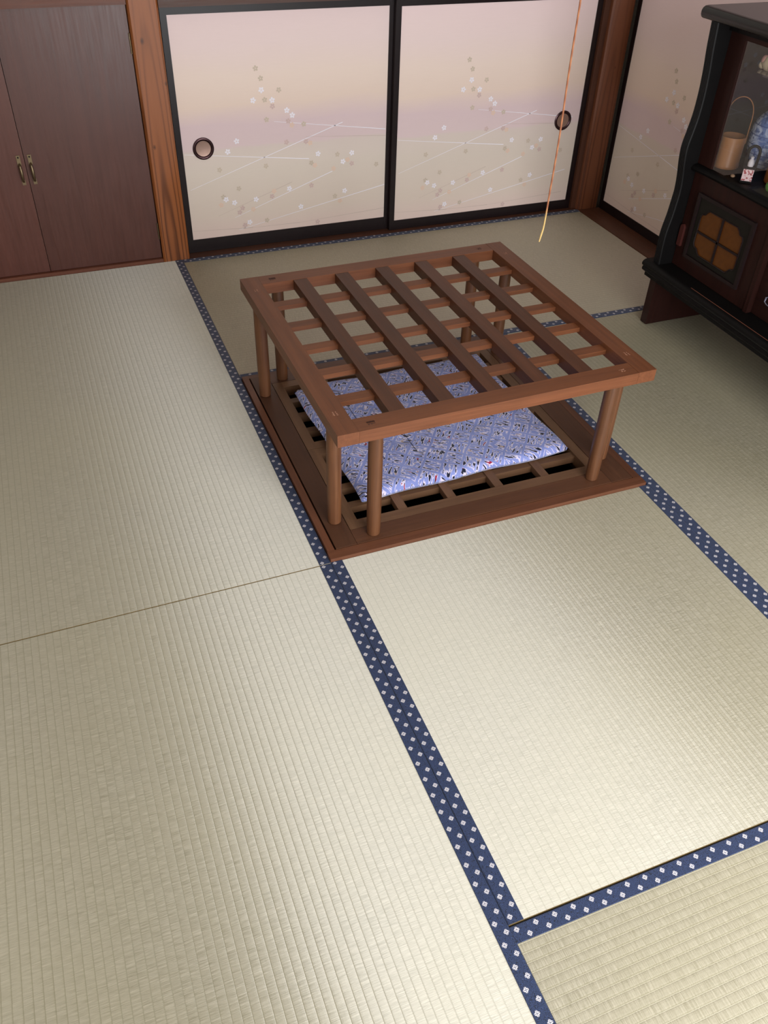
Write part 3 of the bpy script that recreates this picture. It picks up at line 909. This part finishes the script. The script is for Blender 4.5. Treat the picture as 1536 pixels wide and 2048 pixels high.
# ------------------------------------------------------------------ things in the cabinet
SH = .5728
BAM = wood('bamboo_skin', '#a06c40', '#85552f', 2, .42, .5, .4, .6)
BAM2 = wood('orange_bamboo', '#a4642e', '#7d4519', 2, .45, .5, .4, .6)
t2 = thing('bamboo_vase', (1.601, -1.0665, SH), 'round bamboo vase with a tall thin looped handle on the cabinet shelf', 'vase')
bm = bmesh.new(); lathe(bm, [(0, 0), (.037, 0), (.0392, .003), (.039, .010), (.0382, .012), (.0385, .095), (.0355, .095), (.035, .01), (0, .01)], 36)
ob('body', bm, BAM, t2, True)
bm = bmesh.new(); R = .0385
pts = [(0, R * 1.02, .075), (0, R, .10)]
for k in range(19):
    a = math.pi * k / 18
    pts.append((0, (R + .005 * math.sin(a)) * math.cos(a), .128 + .080 * math.sin(a) ** .8))
pts += [(0, -R, .10), (0, -R * 1.02, .075)]
tube(bm, pts, .0016, 8); o = ob('loop_handle', bm, BAM, t2, True); o.rotation_euler = (0, 0, math.radians(47))

def porcelain():
    M = Mat('blue_white_porcelain', .12, .6)
    co = M.coord(); x, y, z = M.xyz(co)
    n = M.noise(co, 28, 4, .6, 1.2); n2 = M.noise(co, 70, 3)
    band = ((z * 36.0).fract() - .5).abs().lt(.05)
    c = M.mix(n.ramp(.42, .6), lin('#c2cbe0'), lin('#5b74ad'))
    c = M.mix(n2.gt(.6) * .7, c, lin('#33477f'))
    c = M.mix(band * .7, c, lin('#33477f'))
    M.color(c); return M.m
vs = thing('porcelain_vase', (1.740, -1.092, SH), 'blue and white painted porcelain vase behind the looped bamboo vase', 'vase')
bm = bmesh.new()
lathe(bm, [(0, 0), (.050, 0), (.053, .006), (.058, .014), (.069, .035), (.0742, .062), (.0745, .090), (.070, .118), (.059, .142), (.044, .156), (.034, .164), (.031, .182), (.036, .200), (.0375, .205), (.032, .203), (.027, .182), (0, .17)], 40)
ob('body', bm, porcelain(), vs, True)

orn = thing('keepsake_stand', (1.566, -1.2065, SH), 'tiny black arched keepsake stand on a pink and white patterned block', 'ornament', None, math.radians(-43))
PINK = Mat('pink_pattern', .5)
cc = PINK.coord(); PINK.color(PINK.mix(PINK.noise(cc, 150, 2).gt(.56), lin('#e6c8c8'), lin('#a0373c'))); PINK = PINK.m
box('black_base', (-.017, -.011, 0), (.017, .011, .006), LACQ_D, orn, .001)
box('patterned_block', (-.0155, -.010, .006), (.0155, .010, .040), PINK, orn, .003)
bm = bmesh.new()
pts = [(-.0150, 0, .040), (-.0165, 0, .080)] + [(-.0165 * math.cos(math.pi * k / 10), 0, .090 + .0165 * math.sin(math.pi * k / 10)) for k in range(11)] + [(.0165, 0, .080), (.0150, 0, .040)]
tube(bm, pts, .0045, 8); ob('arch', bm, LACQ_D, orn, True)
box('arch_sill', (-.016, -.006, .040), (.016, .006, .048), LACQ_D, orn, .001)
bm = bmesh.new(); lathe(bm, [(0, 0), (.0085, 0), (.0095, .01), (.007, .018), (.004, .022), (.0055, .027), (0, .031)], 16)
o = ob('white_figure', bm, plain('white_glaze', '#cfc8cc', .4), orn, True); o.location = (0, 0, .048)

wk = thing('bamboo_whisk', (1.655, -1.238, SH), 'orange bamboo tea whisk with pale bristle tips beside the keepsake stand', 'whisk')
bm = bmesh.new(); lathe(bm, [(0, 0), (.034, 0), (.036, .004), (.035, .052), (.030, .056), (0, .056)], 28); ob('grip', bm, BAM2, wk, True)
bm = bmesh.new()
for k in range(26):
    a = 2 * math.pi * k / 26
    tube(bm, [(.030 * math.cos(a), .030 * math.sin(a), .054), (.037 * math.cos(a), .037 * math.sin(a), .072), (.031 * math.cos(a), .031 * math.sin(a), .088)], .0016, 5)
ob('bristles', bm, plain('pale_bamboo', '#c9a883', .6), wk)

bm = bmesh.new(); lathe(bm, [(0, 0), (.012, 0), (.018, .006), (.019, .014), (.014, .022), (.006, .026), (0, .027)], 20)
bmesh.ops.transform(bm, matrix=Matrix.Diagonal((1.0, .8, 1, 1)), verts=bm.verts)
for v in bm.verts: v.co.x += .003 * math.sin(v.co.z * 200)
o = ob('green_ornament', bm, plain('green_glaze', '#4e7a34', .3), None, True); o.location = (1.588, -1.290, SH)
tag(o, 'small rounded green ornament on the cabinet shelf near the whisk', 'ornament')
bm = bmesh.new(); bmesh.ops.create_icosphere(bm, subdivisions=2, radius=.0062)
for v in bm.verts: v.co = Vector((v.co.x, v.co.y * 1.25, v.co.z * .8)) * (1 + .12 * math.sin(v.co.x * 700 + v.co.y * 400))
o = ob('pebble', bm, plain('beige_stone', '#a58468', .7), None, True); o.location = (1.553, -1.160, SH + .0046)
tag(o, 'tiny beige pebble at the front of the cabinet shelf', 'pebble')

fg = thing('plush_figurine', (1.640, -1.094, .8588), 'small cream and pink figurine on the upper glass shelf of the cabinet', 'figurine')
CREAM = plain('cream_cloth', '#b7a68a', .9, 0, .2, .15, 60)
bm = bmesh.new()
lathe(bm, [(0, 0), (.018, 0), (.025, .006), (.027, .018), (.022, .034), (.013, .042), (.0165, .05), (.019, .060), (.016, .072), (.007, .079), (0, .080)], 24)
for v in bm.verts: v.co += Vector((math.sin(v.co.z * 160 + v.co.y * 90), math.cos(v.co.z * 130 + v.co.x * 110), 0)) * .0016
ob('body', bm, CREAM, fg, True)
bm = bmesh.new()
for s in (-1, 1):
    bmesh.ops.create_uvsphere(bm, u_segments=12, v_segments=8, radius=.011, matrix=Matrix.Translation((-.014, s * .020, .0112)))
ob('feet', bm, CREAM, fg, True)
bm = bmesh.new(); bmesh.ops.create_uvsphere(bm, u_segments=14, v_segments=10, radius=.0115, matrix=Matrix.Translation((-.016, .012, .026)) @ Matrix.Diagonal((.9, 1, 1.2, 1)))
ob('pink_hand', bm, plain('pink_cloth', '#c08a80', .9), fg, True)

# ------------------------------------------------------------------ hanging pull cord and its lamp
LX, LY = .437, -1.868
lp = thing('ceiling_lamp', (LX, LY, ZC - .012), 'round white ceiling lamp the pull cord hangs from', 'lamp')
bm = bmesh.new(); lathe(bm, [(0, 0), (.09, 0), (.09, -.03), (0, -.03)], 32); ob('mount', bm, plain('lamp_mount', '#d8d4cc', .5), lp, True)
bm = bmesh.new(); lathe(bm, [(0, -.031), (.22, -.031), (.235, -.05), (.22, -.09), (.12, -.115), (0, -.12)], 40); ob('shade', bm, plain('lamp_shade', '#e8e4da', .6), lp, True)
def cord_mat():
    M = Mat('twisted_cord', .7, .3)
    x, y, z = M.xyz(M.coord())
    tw = ((z * 260.0 + x * 300.0).sin() * .5) + .5
    tip = z.ramp(.065, .045)
    n = M.noise(M.coord(), 14, 2)
    c = M.mix(tw * .5 + n * .4, lin('#74402a'), lin('#a46c47'))
    c = M.mix(tip, c, lin('#b5975f'))
    M.color(c); return M.m
bm = bmesh.new()
zt = ZC - .012 - .121
pts = [(-.0125, -.006, .0), (-.009, -.004, .012), (-.005, -.002, .024), (-.0035, -.001, .035), (-.002, 0, .06), (-.0015, 0, .10)]
n = 40
for k in range(n + 1):
    z = .13 + (zt - .793 - .13) * k / n
    pts.append((.0008 * math.sin(k * .9), .0006 * math.cos(k * .7), z))
tube(bm, pts, .0017, 8, rr=[.0012, .0019, .0017, .0015] + [.0017] * (len(pts) - 4))
o = ob('pull_cord', bm, cord_mat(), None, True); o.location = (LX, LY, .793)
tag(o, 'thin orange-brown light pull cord with a frayed golden tip hanging in mid air', 'cord')
